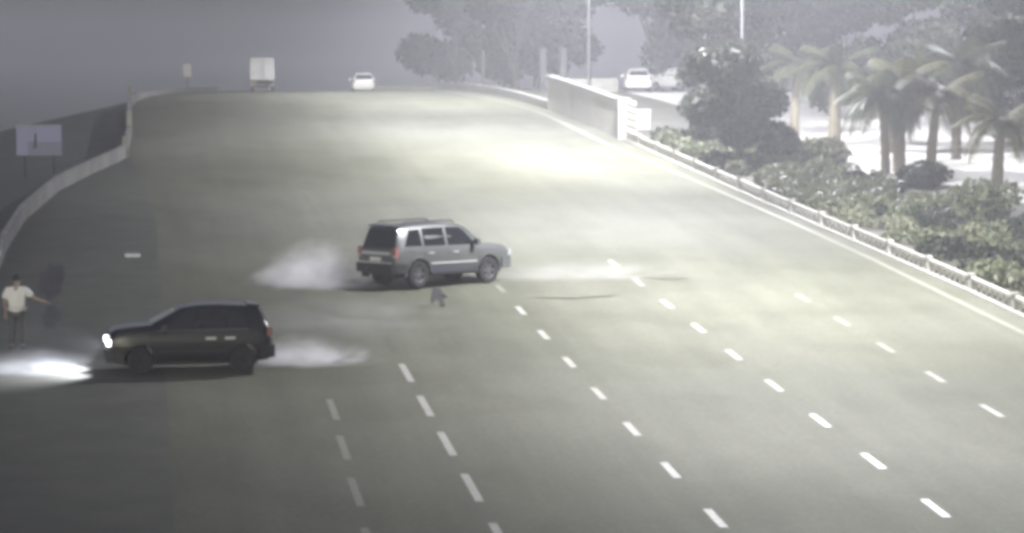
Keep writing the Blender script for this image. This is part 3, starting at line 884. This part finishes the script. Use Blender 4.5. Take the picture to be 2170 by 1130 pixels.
def person(x, y, yaw):
    z = rz(y)
    e = empty('person', (x, y, z + 0.006), yaw)
    tag(e, 'person in white shirt and dark trousers standing at the left road edge', 'person')
    # local: +y is the way the person faces, +x their right... arms spread along x
    V = [(0, 0, 0.95), (0, 0.0, 1.15), (0, 0, 1.36), (0, 0.01, 1.50), (0, 0.03, 1.60), (0, 0.035, 1.68),          # pelvis..head 0-5
         (0.10, 0, 0.90), (0.12, 0.02, 0.50), (0.13, -0.02, 0.09), (0.14, 0.13, 0.04),                              # leg 6-9
         (-0.10, 0, 0.90), (-0.12, 0.0, 0.50), (-0.13, -0.04, 0.09), (-0.14, 0.11, 0.04),                           # leg 10-13
         (0.19, 0, 1.42), (0.36, 0.05, 1.24), (0.56, 0.12, 1.14), (0.64, 0.14, 1.12),                               # held-out arm 14-17
         (-0.19, 0, 1.42), (-0.27, -0.02, 1.14), (-0.27, 0.07, 0.90), (-0.27, 0.09, 0.82)]                          # hanging arm 18-21
    E_ = [(0, 1), (1, 2), (2, 3), (3, 4), (4, 5), (0, 6), (6, 7), (7, 8), (8, 9), (0, 10), (10, 11), (11, 12), (12, 13), (2, 14), (14, 15), (15, 16), (16, 17), (2, 18), (18, 19), (19, 20), (20, 21)]
    rad = [(0.15, 0.11), (0.145, 0.11), (0.16, 0.11), 0.055, (0.078, 0.095), (0.072, 0.09), 0.085, 0.06, 0.045, 0.04, 0.085, 0.06, 0.045, 0.04, 0.058, 0.046, 0.034, 0.036, 0.058, 0.046, 0.034, 0.036]
    # fingers
    def fingers(base, d, up, idx):
        d, up = Vector(d).normalized(), Vector(up).normalized()
        sd = d.cross(up)
        for k, ln in enumerate((0.075, 0.085, 0.08, 0.065)):
            b = Vector(base) + sd * (k - 1.5) * 0.02 + d * 0.03
            n0 = len(V)
            V.extend([tuple(b), tuple(b + d * ln * 0.6), tuple(b + d * ln - up * 0.015)])
            E_.extend([(idx, n0), (n0, n0 + 1), (n0 + 1, n0 + 2)])
            rad.extend([0.011, 0.009, 0.008])
        b = Vector(base) + sd * -0.035
        n0 = len(V)
        V.extend([tuple(b), tuple(b + d * 0.04 - sd * 0.02)])
        E_.extend([(idx, n0), (n0, n0 + 1)])
        rad.extend([0.012, 0.009])
    fingers(V[17], (0.8, 0.25, -0.25), (0, 0.2, 1), 17)
    fingers(V[21], (0, 0.15, -1), (0, 1, 0.1), 21)
    link('body', skin_mesh('body', V, E_, rad, M['skin']), e)
    # head details
    hd = Vector((0, 0.035, 1.655))
    MB().box(hd + Vector((0, 0.105, -0.01)), (0.03, 0.04, 0.045), taper=0.6).build('nose', M['skin'], e, True)
    for s_ in (-1, 1):
        MB().lathe([(0.0, -0.006), (0.03, -0.006), (0.03, 0.006), (0.0, 0.006)], n=8).build('ear', M['skin'], e).matrix_local = Matrix.Translation(hd + Vector((s_ * 0.088, 0, 0))) @ Matrix.Rotation(R(90), 4, 'Y')
        MB().box(hd + Vector((s_ * 0.032, 0.092, 0.02)), (0.028, 0.012, 0.012)).build('eye', M['hair'], e)
    MB().box(hd + Vector((0, 0.096, -0.055)), (0.05, 0.012, 0.012)).build('mouth', M['redlens'], e)
    hv = MB()
    nlat, nlon = 7, 16
    Vv, Ff = [], []
    for i in range(nlat + 1):
        t = i / nlat * R(100)
        for k in range(nlon):
            a = 2 * math.pi * k / nlon
            rr = 1.0 + (0.05 if math.sin(a) < 0 else 0)
            zz = math.cos(t) * 0.125
            if math.sin(a) > 0.3: zz = max(zz, 0.045)
            Vv.append((0.098 * math.sin(t) * math.cos(a) * rr, 0.112 * math.sin(t) * math.sin(a) * rr + 0.022, 1.672 + zz))
    for i in range(nlat):
        for k in range(nlon):
            Ff.append((i * nlon + k, i * nlon + (k + 1) % nlon, (i + 1) * nlon + (k + 1) % nlon, (i + 1) * nlon + k))
    hv.add(Vv, Ff).build('hair', M['hair'], e, True, 180)
    sV = [(0, 0, 0.80), (0, 0, 1.0), (0, 0, 1.18), (0, 0, 1.36), (0.2, 0, 1.42), (0.34, 0.045, 1.26), (-0.2, 0, 1.42), (-0.27, -0.01, 1.20), (0, 0.005, 1.45)]
    link('shirt', skin_mesh('shirt', sV, [(0, 1), (1, 2), (2, 3), (3, 4), (4, 5), (3, 6), (6, 7), (3, 8)], [(0.225, 0.165), (0.215, 0.155), (0.21, 0.15), (0.215, 0.15), 0.10, 0.095, 0.10, 0.10, 0.09], M['shirt'], 2), e)
    tV = [(0, 0, 0.94), (0.10, 0, 0.86), (0.12, 0.02, 0.50), (0.13, -0.02, 0.12), (-0.10, 0, 0.86), (-0.12, 0, 0.50), (-0.13, -0.04, 0.12)]
    link('trousers', skin_mesh('trousers', tV, [(0, 1), (1, 2), (2, 3), (0, 4), (4, 5), (5, 6)], [(0.17, 0.125), 0.105, 0.082, 0.075, 0.105, 0.082, 0.075], M['trousers']), e)
    for s_, yy in ((1, 0.06), (-1, 0.04)):
        MB().box((s_ * 0.137, yy, 0.045), (0.1, 0.28, 0.09), taper=0.75).build('shoe', M['black'], e, True)
    return e
person(-3.2, 85.2, R(175)).scale = (1.14, 1.14, 1.08)
# local +x (held-out arm) must point to the frame's right: facing towards camera flips it, so mirror by facing away
bpy.data.objects['person'].rotation_euler = (0, 0, R(-10))

# ------------------------------------------------------------------ signs, debris
def sign(name, x, y, zc, w, h, label, blue=True, posts=2):
    g = gz(x, y)
    e = empty(name, (x, y, g), R(-6))
    tag(e, label, 'sign')
    zc -= g
    bd = MB().box((0, 0, zc), (w, 0.04, h)).build('board', M['sign_blue' if blue else 'sign_pale'], e)
    if blue:
        MB().box((w * 0.12, -0.024, zc - h * 0.26), (w * 0.74, 0.008, h * 0.44)).build('lower_band', M['sign_lower'], bd)
        MB().prism([(-w * 0.13, -0.03, zc - 0.28 * h), (-w * 0.09, -0.03, zc + 0.22 * h), (-w * 0.05, -0.03, zc + 0.25 * h), (-w * 0.05, -0.03, zc - 0.25 * h)], (0, -0.006, 0)).build('pictogram', M['sign_dark'], bd)
        MB().box((0, -0.012, zc + h / 2 + 0.02), (w + 0.06, 0.05, 0.04)).build('frame_edge', M['galv'], bd)
    for k in range(posts):
        px = 0 if posts == 1 else (-w * 0.32 + k * w * 0.64)
        MB().tube([(px, 0.06, -0.1), (px, 0.06, zc + h * 0.4)], 0.035, 10).build('post', M['black'], e)
    return e
sign('road_sign', -4.55, 151, 7.28, 2.05, 1.36, 'blue grey rectangular road sign board left of the barrier')
sign('road_sign', 3.55, 246, 9.75, 0.6, 0.95, 'small pale road sign on a post beyond the crest', blue=False, posts=1)

def scrap(x, y):
    e = empty('torn_panel', (x, y, rz(y)))
    tag(e, 'torn grey scrap of car panel lying below the silver car', 'debris')
    P = [(-0.16, 0, 0.42), (-0.10, 0, 0.60), (0.10, 0, 0.55), (0.16, 0, 0.40), (0.30, 0, 0.28), (0.16, 0, 0.27), (0.22, 0, 0.02), (0.10, 0, 0.01), (0.03, 0, 0.20), (-0.10, 0, 0.16), (-0.14, 0, 0.06), (-0.19, 0, 0.2)]
    P = [(p[0] * 1.05, 0.25 * p[2] + 0.06 * math.sin(9 * p[0]), p[2] * 0.95) for p in P]
    MB().prism(P, (0.01, 0.02, 0.012)).build('panel', M['scrap'], e)
scrap(8.36, 92.9)
s_ = MB().prism([(-0.24, -0.5, 0), (0.2, -0.55, 0), (0.26, -0.1, 0), (0.22, 0.45, 0), (-0.2, 0.5, 0), (-0.27, 0.1, 0)], (0, 0, 0.06)).build('pale_strip', M['sack'])
s_.location = (-0.28, 107.5, rz(107.5) + 0.005)
tag(s_, 'short pale strip lying on the dark road above the black car', 'debris')

# ------------------------------------------------------------------ yard behind the wall
tag(wall_run('yard_wall', M['white_concrete'], 206, 206.3, lambda y: 28.4, 0.95, 3.2), 'low white yard wall just right of the lamp post', 'wall')
gp = 0
for x, lab in ((25.6, 'left pillar of the pale gate behind the bridge wall'), (26.9, 'right pillar of the pale gate behind the bridge wall')):
    p = empty('gate_pillar', (x, 209, gz(x, 209)))
    tag(p, lab, 'pillar', 'gate pillars')
    MB().box((0, 0, 1.45), (0.36, 0.36, 2.9)).build('shaft', M['dull_stone'], p)
    MB().box((0, 0, 2.96), (0.46, 0.46, 0.12)).build('cap', M['dull_stone'], p)
uc = empty('utility_cabinet', (25.0, 163.5, gz(25.0, 163.5)))
tag(uc, 'bright white utility cabinet just right of the striped board', 'cabinet')
MB().box((0, 0, 0.62), (0.85, 0.5, 1.1)).build('body', M['pale_metal'], uc)
MB().box((0, 0, 1.2), (0.95, 0.6, 0.07)).build('roof', M['pale_metal'], uc)
MB().box((0, 0, 0.1), (0.9, 0.55, 0.2)).build('plinth', M['concrete'], uc)
for s_ in (-1, 1):
    d_ = MB().box((s_ * 0.2, -0.255, 0.64), (0.38, 0.02, 0.95)).build('door', M['pale_metal'], uc)
    MB().box((s_ * 0.05, -0.275, 0.64), (0.03, 0.03, 0.12)).build('handle', M['black'], d_)

# ------------------------------------------------------------------ vegetation
def leaf_cloud(name, blobs, n, size, m, seed, squash=0.8):
    """many small leaf quads through the volume of a set of ellipsoid clumps"""
    rg = np.random.default_rng(seed)
    w = np.array([b[3] ** 2 for b in blobs]); w = w / w.sum()
    idx = rg.choice(len(blobs), n, p=w)
    B = np.array([b[:4] for b in blobs])[idx]
    d = rg.normal(size=(n, 3)); d /= np.linalg.norm(d, axis=1)[:, None]
    r = rg.uniform(0.45, 1.05, n) ** 0.6
    c = B[:, :3] + d * (r * B[:, 3])[:, None] * np.array([1, 1, squash])
    nrm = d + rg.normal(scale=0.7, size=(n, 3)); nrm /= np.linalg.norm(nrm, axis=1)[:, None]
    a = np.cross(nrm, rg.normal(size=(n, 3))); a /= np.linalg.norm(a, axis=1)[:, None]
    b = np.cross(nrm, a)
    s = size * rg.uniform(0.6, 1.3, n)[:, None]
    q = np.stack([c - a * s, c - b * s * 0.55, c + a * s - nrm * s * 0.2, c + b * s * 0.55], axis=1).reshape(-1, 3)
    me = bpy.data.meshes.new(name)
    me.vertices.add(4 * n)
    me.vertices.foreach_set('co', q.ravel())
    me.loops.add(4 * n)
    me.loops.foreach_set('vertex_index', np.arange(4 * n, dtype=np.int32))
    me.polygons.add(n)
    me.polygons.foreach_set('loop_start', np.arange(0, 4 * n, 4, dtype=np.int32))
    me.materials.append(m)
    me.update(calc_edges=True)
    return me

def make_tree_meshes(seed, h, cr, m, n=7000, leaf=0.22, tf=0.42):
    rg = random.Random(seed)
    tr = MB()
    th = h * tf
    lean = (rg.uniform(-.3, .3), rg.uniform(-.3, .3))
    tr.tube([(0, 0, -0.3), (lean[0] * .2, lean[1] * .2, th * 0.4), (lean[0] * .6, lean[1] * .6, th * 0.8), (lean[0], lean[1], th * 1.25)], [0.28, 0.2, 0.16, 0.08], 10)
    blobs = []
    for k in range(9):
        a = k * 2.4 + rg.uniform(-.4, .4)
        zz = th * 0.75 + (h - th * 0.9) * rg.uniform(0.05, 0.85)
        rr = cr * rg.uniform(0.35, 0.85) * (1.0 - 0.45 * max(0, (zz - h * .6) / (h * .4)))
        p = (lean[0] + rr * math.cos(a), lean[1] + rr * math.sin(a), zz)
        s0 = (lean[0] * .7, lean[1] * .7, th * rg.uniform(0.6, 1.0))
        mid = ((s0[0] + p[0]) / 2, (s0[1] + p[1]) / 2, (s0[2] + p[2]) / 2 + 0.2)
        tr.tube([s0, mid, p], [0.1, 0.06, 0.025], 6)
        for j in range(3):
            blobs.append((p[0] + rg.uniform(-.5, .5) * cr * .4, p[1] + rg.uniform(-.5, .5) * cr * .4, p[2] + rg.uniform(-.3, .5) * cr * .35, cr * rg.uniform(0.2, 0.4)))
    blobs.append((lean[0], lean[1], h - cr * .3, cr * 0.4))
    return tr.mesh('trunk', M['bark'], True), leaf_cloud('crown', blobs, n, leaf, m, seed)

TREES = [make_tree_meshes(1, 9.0, 3.4, M['leaf_dark']), make_tree_meshes(2, 8.0, 3.0, M['leaf_mid']), make_tree_meshes(3, 11.0, 4.2, M['leaf_dark'], 9000, 0.26), make_tree_meshes(5, 12.0, 5.0, M['leaf_dark'], 9000, 0.3), make_tree_meshes(8, 5.8, 2.7, M['leaf_dark'], 8000, 0.19, 0.2), make_tree_meshes(12, 10.0, 4.6, M['leaf_dark'], 13000, 0.26, 0.14), make_tree_meshes(15, 8.5, 3.8, M['leaf_mid'], 11000, 0.24, 0.14)]
def tree(x, y, kind, s, rot, label, group, sz=None):
    e = empty('broadleaf_tree', (x, y, gz(x, y)), rot)
    e.scale = (s, s, sz or s)
    tag(e, label, 'tree', group)
    link('trunk', TREES[kind][0], e)
    link('crown', TREES[kind][1], e)
    return e
GR = 'broadleaf trees on the right verge'
tree(28.7, 160, 2, 0.85, 0.3, 'tall dark broadleaf tree right of the white cabinet, reaching the top edge', GR)
tree(30.6, 168, 1, 0.75, 1.3, 'smaller tree behind the tall dark tree, over the pale apron', GR)
tree(25.7, 139.8, 4, 0.96, 2.2, 'low dense dark tree hiding the middle lamp post', GR)
tree(26.9, 150, 4, 0.85, 0.4, 'low dark bushy tree at the foot of the tall tree', GR)
tree(36.5, 172, 5, 0.72, 0.7, 'dark tree left of the arching palms behind the apron edge', GR)
tree(43.0, 176, 6, 0.95, 4.0, 'hazy pale tree behind the palms at right centre', GR)
tree(47.5, 170, 5, 0.95, 5.0, 'tall hazy tree in the upper right corner', GR)
tree(39.5, 182, 5, 0.9, 1.9, 'broad hazy tree behind the left palms across the apron', GR)
tree(47.0, 186, 5, 1.0, 3.0, 'pale broad tree behind the yellowish palms across the apron', GR)
tree(53.0, 190, 5, 1.0, 0.9, 'hazy tree in the upper right corner behind the dark palm', GR)
tree(40.8, 150, 5, 0.62, 2.0, 'dark tree standing close to the right frame edge', GR)
GF = 'trees behind the bridge wall'
tree(25.6, 224, 5, 0.95, 1.0, 'large dark tree behind the gate pillars', GF)
tree(30.5, 236, 5, 1.1, 2.5, 'large tree behind the two white parked cars', GF)
tree(28.6, 252, 5, 1.1, 3.3, 'dark tree left of the gate pillars, past the crest', GF)
tree(38.0, 240, 5, 1.2, 0.2, 'tree right of the parked cars at the top edge', GF)
tree(32.0, 266, 2, 1.1, 4.4, 'faint grey tree above the end of the parapet', GF)
GB = 'hazy trees beyond the crest'
far = [(31, 325, 3, 1.2, 'hazy tree above the end of the crest parapet')]
for i, (x, y, k, s, lab) in enumerate(far):
    tree(x, y, k, s, i * 1.1, lab, GB)
# palms: a ringed trunk and arching fronds
def frond_mesh(seed, ln, droop, m):
    rg = random.Random(seed)
    b = MB()
    n = 16
    P = []
    for i in range(n + 1):
        t = i / n
        P.append(Vector((ln * (t - 0.12 * t * t), 0, ln * (0.42 * t - droop * t * t))))
    b.tube(P, [0.035 * (1 - 0.85 * i / n) for i in range(n + 1)], 5)
    for i in range(1, n + 1):
        for s in (-1, 1):
            for q in (0.0, 0.5):
                j = i - q
                a = P[int(j)] if q == 0 else (P[i] + P[i - 1]) / 2
                tdir = (P[i] - P[i - 1]).normalized()
                L = ln * 0.36 * math.sin(math.pi * min(1, 0.12 + 0.86 * j / n)) ** 0.7 * rg.uniform(0.85, 1.1)
                d = (tdir * 0.55 + Vector((0, s, 0)) * 0.8 + Vector((0, 0, -0.35))).normalized()
                w = tdir * 0.03
                tip = a + d * L + Vector((0, 0, -0.2 * L))
                midp = a + d * L * 0.5
                b.add([a - w, a + w, midp + w, midp - w], [(0, 1, 2, 3)])
                b.add([midp - w, midp + w, tip], [(0, 1, 2)])
    return b.mesh('frond', m)
M['palm_leaf'] = leaf_mat('palm_leaf', (0.03, 0.04, 0.022), (0.055, 0.066, 0.035), (0.09, 0.1, 0.05))
M['palm_yellow'] = leaf_mat('palm_yellow', (0.06, 0.065, 0.03), (0.1, 0.1, 0.045), (0.15, 0.14, 0.07))
PM = {'leaf_mid': 'palm_leaf', 'leaf_yellow': 'palm_yellow', 'leaf_dark': 'palm_leaf'}
FR = {k: [frond_mesh(s, 2.3, d, M[PM[k]]) for s, d in ((1, 0.65), (2, 0.9), (3, 0.35))] for k in ('leaf_mid', 'leaf_yellow', 'leaf_dark')}
def palm(x, y, h, lean, kind, nf, s, label, rt=0.2):
    e = empty('palm_tree', (x, y, gz(x, y)))
    tag(e, label, 'palm tree', 'palms behind the balustrade')
    pts, rad = [], []
    n = 14
    for i in range(n + 1):
        t = i / n
        pts.append((lean[0] * t * t, lean[1] * t * t, -0.2 + (h + 0.2) * t))
        rad.append(rt * (1.25 - 0.45 * t) * (1.06 if i % 2 else 0.97))
    MB().tube(pts, rad, 12).build('trunk', M['palmbark'], e, True)
    rg = random.Random(int(x * 10 + y))
    for k in range(nf):
        a = k * 2.399 + rg.uniform(-.2, .2)
        tier = k / nf
        me = FR[kind][1 if tier < 0.35 else (0 if tier < 0.75 else 2)]
        link('frond', me, e, (lean[0], lean[1], h - 0.05 + 0.1 * tier), (0, R(25 - 55 * tier), a), (s, s, s))
    return e
palm(31.7, 158, 3.6, (0.2, 0), 'leaf_mid', 15, 1.0, 'palm with a thin trunk left of the bright apron gap')
palm(32.2, 151, 3.9, (0.1, 0.2), 'leaf_dark', 16, 1.05, 'palm with a thick trunk right of the bright apron gap', 0.27)
palm(31.1, 135.5, 3.5, (-0.2, 0), 'leaf_mid', 16, 1.0, 'palm with the leftmost dark trunk of the cluster', 0.17)
palm(31.9, 136.5, 4.1, (0.1, 0), 'leaf_yellow', 17, 1.05, 'yellowish palm with the thick middle trunk of the cluster', 0.24)
palm(32.9, 135.0, 3.6, (0.35, 0), 'leaf_yellow', 15, 1.0, 'yellowish palm with the pale right trunk of the cluster', 0.2)
palm(36.0, 143.0, 4.5, (0.1, 0), 'leaf_dark', 16, 1.1, 'dark palm standing behind the yellowish palms')
palm(34.3, 129.5, 2.9, (0.2, 0), 'leaf_yellow', 15, 0.95, 'yellow green palm arching in from the right frame edge', 0.22)
palm(34.0, 147.0, 2.6, (-0.1, 0), 'leaf_mid', 14, 0.9, 'short palm with drooping fronds before the bright apron')

# shrubs
def bush(x, y, r, kind, n, label, seed, flat=0.75):
    rg = random.Random(seed)
    z = gz(x, y)
    e = empty('bush', (x, y, z))
    tag(e, label, 'bush', 'bushes between the balustrade and the palms')
    bl = [(rg.uniform(-.6, .6) * r, rg.uniform(-.6, .6) * r, r * rg.uniform(.3, .75), r * rg.uniform(.35, .6)) for _ in range(9)]
    link('foliage', leaf_cloud('foliage', bl, n, 0.13, M[kind], seed, flat), e)
    st_ = MB()
    for k in range(5):
        a = k * 1.3
        st_.tube([(0.1 * math.cos(a), 0.1 * math.sin(a), -0.1), (0.5 * r * math.cos(a), 0.5 * r * math.sin(a), r * 0.8)], [0.03, 0.01], 5)
    st_.build('stem', M['bark'], e)
bush(31.2, 129, 1.2, 'leaf_dark', 2200, 'dark round bush below the palm cluster', 11)
bush(31.4, 122, 0.9, 'leaf_dark', 1500, 'dark round bush at the right, before the bright apron', 12)
bush(29.5, 141, 1.3, 'leaf_yellow', 2200, 'yellow green bush at the foot of the thick palm', 13)
bush(28.4, 152, 0.9, 'leaf_dark', 1500, 'dark bush under the bright gap between trunks', 14)
bush(26.4, 155, 1.1, 'leaf_mid', 1800, 'low bush just behind the near end of the tall wall', 15)
bush(30.3, 116, 1.5, 'leaf_mid', 2400, 'loose green bush in the middle of the verge', 16)
bush(31.2, 110, 1.2, 'leaf_dark', 2800, 'large dark bush at the right frame edge', 17)

def shrub_mass():
    rg = random.Random(9)
    bl_m, bl_y, bl_d = [], [], []
    for k in range(420):
        y = rg.uniform(84, 156)
        x = para(y) + rg.uniform(0.9, 6.0)
        r = rg.uniform(0.3, 0.65)
        t = math.sin(y * 0.35 + x) + 0.7 * math.sin(y * 0.11)
        if x > para(y) + 4.5: t -= 0.6
        (bl_y if t > 0.35 else bl_m if t > -0.7 else bl_d).append((x, y, rz(y) + 0.15 + r * 0.35, r))
    for bl, k, s in ((bl_m, 'leaf_mid', 21), (bl_y, 'leaf_yellow', 22), (bl_d, 'leaf_dark', 23)):
        me = leaf_cloud('shrubbery', bl, 120 * len(bl), 0.12, M[k], s, 0.8)
        tag(link('shrubbery', me), {'leaf_mid': 'mid green low shrubs filling the verge behind the balustrade', 'leaf_yellow': 'yellow green low shrubs among the verge planting', 'leaf_dark': 'dark low shrubs towards the back of the verge'}[k], 'shrubs', kind='stuff')
shrub_mass()

# ------------------------------------------------------------------ smoke and haze
def volume_mat(name, dens, col, noise=None, obj_fade=True):
    m = bpy.data.materials.new(name)
    m.use_nodes = True
    t = m.node_tree
    t.nodes.clear()
    o = t.nodes.new('ShaderNodeOutputMaterial')
    v = t.nodes.new('ShaderNodeVolumePrincipled')
    v.inputs['Color'].default_value = (*col, 1)
    v.inputs['Density'].default_value = dens
    v.inputs['Anisotropy'].default_value = 0.0
    t.links.new(v.outputs[0], o.inputs['Volume'])
    if noise:
        tc = t.nodes.new('ShaderNodeTexCoord')
        n = t.nodes.new('ShaderNodeTexNoise')
        n.inputs['Scale'].default_value = noise
        n.inputs['Detail'].default_value = 6
        n.inputs['Roughness'].default_value = 0.65
        n.inputs['Distortion'].default_value = 0.9
        t.links.new(tc.outputs['Object'], n.inputs['Vector'])
        # fall off towards the puff's skin (object coordinates run -1..1)
        ln = t.nodes.new('ShaderNodeVectorMath'); ln.operation = 'LENGTH'
        n3 = t.nodes.new('ShaderNodeTexNoise')
        n3.inputs['Scale'].default_value = noise * 0.9
        n3.inputs['Detail'].default_value = 4
        t.links.new(tc.outputs['Object'], n3.inputs['Vector'])
        sb = t.nodes.new('ShaderNodeVectorMath'); sb.operation = 'SUBTRACT'
        t.links.new(n3.outputs['Color'], sb.inputs[0]); sb.inputs[1].default_value = (0.5, 0.5, 0.5)
        sc_ = t.nodes.new('ShaderNodeVectorMath'); sc_.operation = 'SCALE'
        t.links.new(sb.outputs[0], sc_.inputs[0]); sc_.inputs['Scale'].default_value = 1.1
        ad = t.nodes.new('ShaderNodeVectorMath'); ad.operation = 'ADD'
        t.links.new(tc.outputs['Object'], ad.inputs[0]); t.links.new(sc_.outputs[0], ad.inputs[1])
        t.links.new(ad.outputs[0], ln.inputs[0])
        mr = t.nodes.new('ShaderNodeMapRange')
        mr.inputs[1].default_value = 0.80; mr.inputs[2].default_value = 0.0
        mr.inputs[3].default_value = 0.0; mr.inputs[4].default_value = 1.0
        mr.interpolation_type = 'SMOOTHSTEP'
        t.links.new(ln.outputs['Value'], mr.inputs[0])
        m2 = t.nodes.new('ShaderNodeMapRange')
        m2.inputs[1].default_value = 0.38; m2.inputs[2].default_value = 0.66
        m2.inputs[3].default_value = 0.03; m2.inputs[4].default_value = 2.0
        t.links.new(n.outputs['Fac'], m2.inputs[0])
        mu = t.nodes.new('ShaderNodeMath'); mu.operation = 'MULTIPLY'
        t.links.new(mr.outputs[0], mu.inputs[0]); t.links.new(m2.outputs[0], mu.inputs[1])
        mu2 = t.nodes.new('ShaderNodeMath'); mu2.operation = 'MULTIPLY'
        mu2.inputs[1].default_value = dens
        t.links.new(mu.outputs[0], mu2.inputs[0])
        t.links.new(mu2.outputs[0], v.inputs['Density'])
    return m

def puff(x, y, z, sx, sy, sz, dens, label, nz=1.6):
    bm = bmesh.new()
    bmesh.ops.create_icosphere(bm, subdivisions=3, radius=1.0)
    me = bpy.data.meshes.new('smoke')
    bm.to_mesh(me); bm.free()
    me.materials.append(volume_mat('smoke_' + str(round(dens, 2)), dens, (0.95, 0.95, 0.97), nz))
    o = link('smoke', me, None, (x, y, rz(y) + z), (0, 0, 0), (sx, sy, sz))
    tag(o, label, 'smoke', kind='stuff')
puff(5.4, 98.6, 0.1, 2.9, 2.2, 1.6, 2.7, 'bright puff of tyre smoke behind the silver car', 1.5)
puff(4.1, 81.8, 0.0, 2.6, 1.3, 0.9, 3.5, 'white puff of tyre smoke behind the black car', 1.5)
puff(-2.6, 81.0, 0.0, 3.0, 1.3, 0.75, 0.5, 'thin mist glowing in the headlights of the black car', 1.5)
puff(5.6, 89.0, 0.25, 5.0, 7.0, 0.9, 0.07, 'thin drifting smoke on the road between the two cars', 1.2)
puff(13.6, 99.6, 0.1, 5.0, 1.6, 0.8, 0.3, 'thin smoke low over the road in front of the silver car', 1.4)

hz = MB().box((0, 1500, 11), (6400, 3500, 40)).build('haze', volume_mat('haze_air', 0.0014, (0.92, 0.925, 1.0)))
tag(hz, 'pale grey haze over the whole road', 'haze', kind='stuff')
